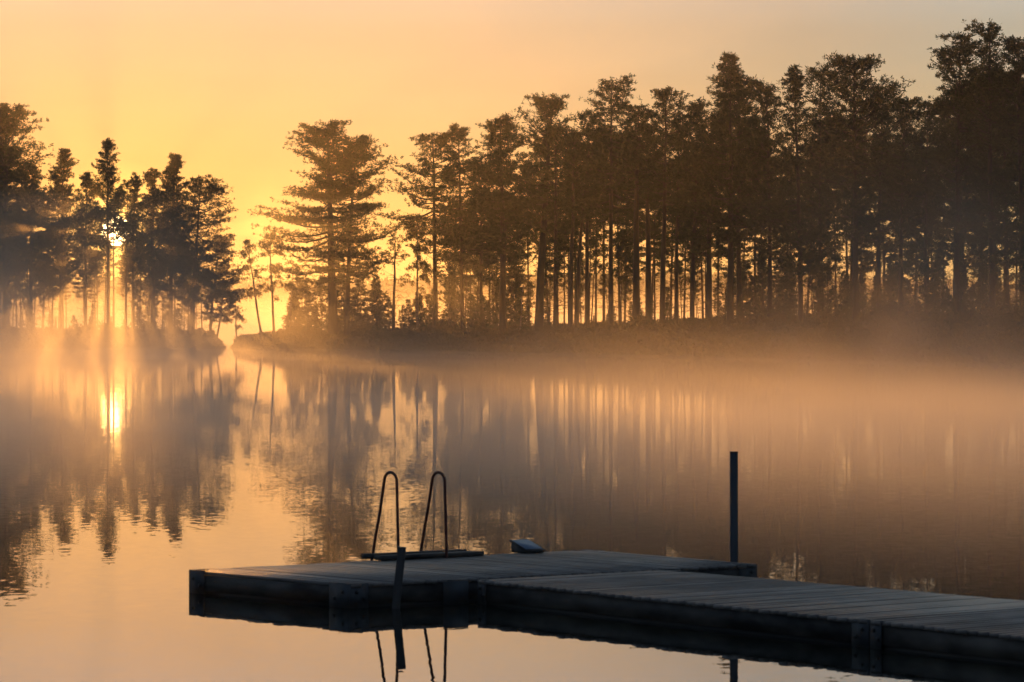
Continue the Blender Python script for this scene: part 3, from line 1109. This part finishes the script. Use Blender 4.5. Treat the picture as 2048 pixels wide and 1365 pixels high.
# wedge shaped box with a sloping lid
box = empty('wedge_box', (0, 0, 0), label='small wedge shaped box with a sloping blue lid near the far edge', cat='box')
fl = unproj(1053, 1108.3, ZD)
w_, d_, h0, h1 = .215, .235, .022, .112
fr, bl, br_ = fl + ud * w_, fl + vd * d_, fl + ud * w_ + vd * d_
Z = lambda p, z: (p.x, p.y, ZD + .004 + z)
m = MB()
m.hexa([Z(p, 0) for p in (fl, fr, br_, bl)], [Z(fl, h0), Z(fr, h0), Z(br_, h1), Z(bl, h1)])
m.build('box_body', M_BLACK, box)
m = MB()
o = .012
cs = [fl - ud * o - vd * o, fr + ud * o - vd * o, br_ + ud * o + vd * o, bl - ud * o + vd * o]
sl = (h1 - h0) / d_
hz = [h0 - sl * o, h0 - sl * o, h1 + sl * o, h1 + sl * o]
m.hexa([Z(p, z + .002) for p, z in zip(cs, hz)], [Z(p, z + .014) for p, z in zip(cs, hz)])
lid = m.build('lid', M_BLACK, box)
m = MB()
i_ = .016
cs = [fl + ud * i_ * .3 + vd * i_, fr - ud * i_ * .3 + vd * i_, br_ - ud * i_ * .3 - vd * i_ * .2, bl + ud * i_ * .3 - vd * i_ * .2]
hz = [h0 + sl * i_, h0 + sl * i_, h1 - sl * i_ * .2, h1 - sl * i_ * .2]
m.hexa([Z(p, z + .015) for p, z in zip(cs, hz)], [Z(p, z + .018) for p, z in zip(cs, hz)])
m.build('lid_panel', M_LID, lid)

# ------------------------------------------------------------------ air: even haze and the mist lying on the lake
HAZE = .00017
m = MB()
m.slab([(-1480, -200), (1480, -200), (1480, 1500), (-1480, 1500)], -2.6, 34.0)
M_HAZE = bpy.data.materials.new('haze_air')
M_HAZE.use_nodes = True
nt = M_HAZE.node_tree
nt.nodes.clear()
pv = N(nt, 'ShaderNodeVolumePrincipled')
pv.inputs['Color'].default_value = (.95, .95, .95, 1)
pv.inputs['Density'].default_value = HAZE
pv.inputs['Anisotropy'].default_value = .75
out = N(nt, 'ShaderNodeOutputMaterial')
nt.links.new(pv.outputs[0], out.inputs['Volume'])
haze = m.build('haze', M_HAZE)
tag(haze, kind='stuff')

M_MIST = bpy.data.materials.new('lake_mist')
M_MIST.use_nodes = True
nt = M_MIST.node_tree
nt.nodes.clear()
pv = N(nt, 'ShaderNodeVolumePrincipled')
pv.inputs['Color'].default_value = (.95, .92, .87, 1)
pv.inputs['Density'].default_value = 1.0
pv.inputs['Anisotropy'].default_value = .70
out = N(nt, 'ShaderNodeOutputMaterial')
nt.links.new(pv.outputs[0], out.inputs['Volume'])


class Mist:
    """A body of mist: a density field sampled on a grid between two corners."""

    def __init__(self, lo, hi, res):
        self.o = tag(link('mist', bpy.data.meshes.new('mist')), kind='stuff')
        g = self.g = bpy.data.node_groups.new('mist', 'GeometryNodeTree')
        g.interface.new_socket('Geometry', in_out='OUTPUT', socket_type='NodeSocketGeometry')
        self.vc = g.nodes.new('GeometryNodeVolumeCube')
        self.vc.inputs['Min'].default_value = lo
        self.vc.inputs['Max'].default_value = hi
        for k, v_ in zip('XYZ', res):
            self.vc.inputs['Resolution ' + k].default_value = v_
        self.pos = g.nodes.new('GeometryNodeInputPosition')
        sep = g.nodes.new('ShaderNodeSeparateXYZ')
        g.links.new(self.pos.outputs[0], sep.inputs[0])
        self.X, self.Y, self.Z = sep.outputs

    def m(self, op, a_, b_=None, clamp=False):
        return math_node(self.g, op, a_, b_, None, clamp)

    def exp(self, v_):
        return self.m('EXPONENT', v_)

    def sq(self, v_):
        return self.m('MULTIPLY', v_, v_)

    def bell(self, v_, c, w):
        return self.exp(self.m('MULTIPLY', self.sq(self.m('DIVIDE', self.m('SUBTRACT', v_, c), w)), -1.0))

    def noise(self, scale, stretch, detail=3.0, offs=(0, 0, 0), lo=.35, gain=3.6):
        vm_ = self.g.nodes.new('ShaderNodeVectorMath')
        vm_.operation = 'MULTIPLY_ADD'
        self.g.links.new(self.pos.outputs[0], vm_.inputs[0])
        vm_.inputs[1].default_value = stretch
        vm_.inputs[2].default_value = offs
        n_ = self.g.nodes.new('ShaderNodeTexNoise')
        n_.inputs['Scale'].default_value = scale
        n_.inputs['Detail'].default_value = detail
        self.g.links.new(vm_.outputs[0], n_.inputs['Vector'])
        return self.m('MULTIPLY', self.m('SUBTRACT', n_.outputs[0], lo), gain, True)

    def mul(self, *a_):
        r_ = a_[0]
        for q in a_[1:]:
            r_ = self.m('MULTIPLY', r_, q)
        return r_

    def add(self, *a_):
        r_ = a_[0]
        for q in a_[1:]:
            r_ = self.m('ADD', r_, q)
        return r_

    def finish(self, density):
        g = self.g
        sm = g.nodes.new('GeometryNodeSetMaterial')
        go = g.nodes.new('NodeGroupOutput')
        g.links.new(density, self.vc.inputs['Density'])
        sm.inputs['Material'].default_value = M_MIST
        g.links.new(self.vc.outputs[0], sm.inputs[0])
        g.links.new(sm.outputs[0], go.inputs[0])
        self.o.modifiers.new('mist', 'NODES').node_group = g


# mist lying on the lake between the dock and the far shore
k = Mist((-75, 22, .01), (75, 372, 14), (110, 190, 64))
broad = k.noise(.035, (1, .45, 1), 4, (0, 0, 0), .34, 3.6)
wisp = k.noise(.11, (1, .45, .9), 5, (31, 7, 3), .38, 4.5)
curl = k.noise(.16, (1, .30, .75), 5, (3, 17, 9), .43, 6.5)
across = k.add(k.mul(k.X, .93), k.mul(k.Y, .37))
along = k.add(k.mul(k.Y, .93), k.mul(k.X, -.37))
cv = k.g.nodes.new('ShaderNodeCombineXYZ')
k.g.links.new(k.mul(across, .30), cv.inputs[0])
k.g.links.new(k.mul(along, .022), cv.inputs[1])
sn = k.g.nodes.new('ShaderNodeTexNoise')
sn.inputs['Scale'].default_value = 1.0
sn.inputs['Detail'].default_value = 2.5
k.g.links.new(cv.outputs[0], sn.inputs['Vector'])
sheet = k.m('MULTIPLY', k.m('SUBTRACT', sn.outputs[0], .44), 5.0, True)
near = k.m('MULTIPLY', k.m('SUBTRACT', k.Y, 27.0), 1 / 35.0, True)
belt = k.add(k.mul(k.bell(k.Y, 80.0, 44.0), 6.4), .10)
low_l = k.mul(k.exp(k.m('DIVIDE', k.Z, -.66)), near, belt, k.add(k.mul(broad, .75), k.mul(wisp, .45), .25), k.add(k.mul(k.m('MULTIPLY', k.m('ADD', k.X, 4.0), 1 / 16.0, True), .5), .9), .0052)
thin_l = k.mul(k.exp(k.m('DIVIDE', k.Z, -.22)), k.m('MULTIPLY', k.m('SUBTRACT', k.Y, 150.0), 1 / 90.0, True), k.add(k.mul(sheet, 1.0), .03), k.m('SUBTRACT', 1.25, k.m('MULTIPLY', k.m('ADD', k.X, 30.0), 1 / 62.0, True)), .017)
mid_l = k.mul(k.exp(k.m('DIVIDE', k.Z, -3.2)), broad, wisp, .0011)
total = k.add(low_l, thin_l, mid_l)
# (photo px, Y, rx, ry, height, density)
PLUMES = [(60, 235, 11, 42, 3.2, .0095), (70, 170, 7, 40, 1.8, .008), (-60, 230, 12, 50, 4.0, .010), (10, 300, 10, 36, 12.5, .0100),
          (230, 262, 12, 34, 8.0, .0026), (360, 300, 12, 30, 9.0, .0032), (300, 300, 12, 34, 14.0, .0052), (950, 285, 11, 22, 11.0, .0032), (700, 318, 10, 16, 5.0, .0014),
          (900, 292, 11, 22, 2.6, .0012), (1060, 265, 9, 20, 2.2, .0005),
          (1560, 215, 8, 16, 3.5, .0040), (1740, 192, 5, 14, 9.0, .0110), (1880, 165, 6, 18, 8.0, .0110), (1350, 225, 14, 26, 1.8, .0004),
          (1960, 120, 7, 30, 2.4, .003), (1650, 130, 8, 30, 1.2, .002)]
for (ppx, py_, rx, ry, hz_, am) in PLUMES:
    grain = curl if (ppx > 1300 or 690 < ppx < 1100) else wisp
    total = k.add(total, k.mul(k.bell(k.X, px2x(ppx, py_), rx), k.bell(k.Y, py_, ry), k.bell(k.Z, 0.0, hz_), k.add(k.mul(grain, 1.0), .12), am))
k.finish(total)

# sunlit mist over the next bay, beyond the point
k = Mist((-150, 400, .01), (60, 900, 12), (60, 100, 24))
drift = k.noise(.02, (1, .5, 1), 3, (9, 2, 0), .30, 3.2)
hot = k.mul(k.bell(k.X, -36.0, 9.0), k.bell(k.Y, 450.0, 40.0), 4.0)
k.finish(k.mul(k.exp(k.m('DIVIDE', k.Z, -4.0)), k.add(k.mul(drift, .8), hot, .3), k.m('MULTIPLY', k.m('SUBTRACT', k.Y, 400.0), 1 / 60.0, True), .0050))
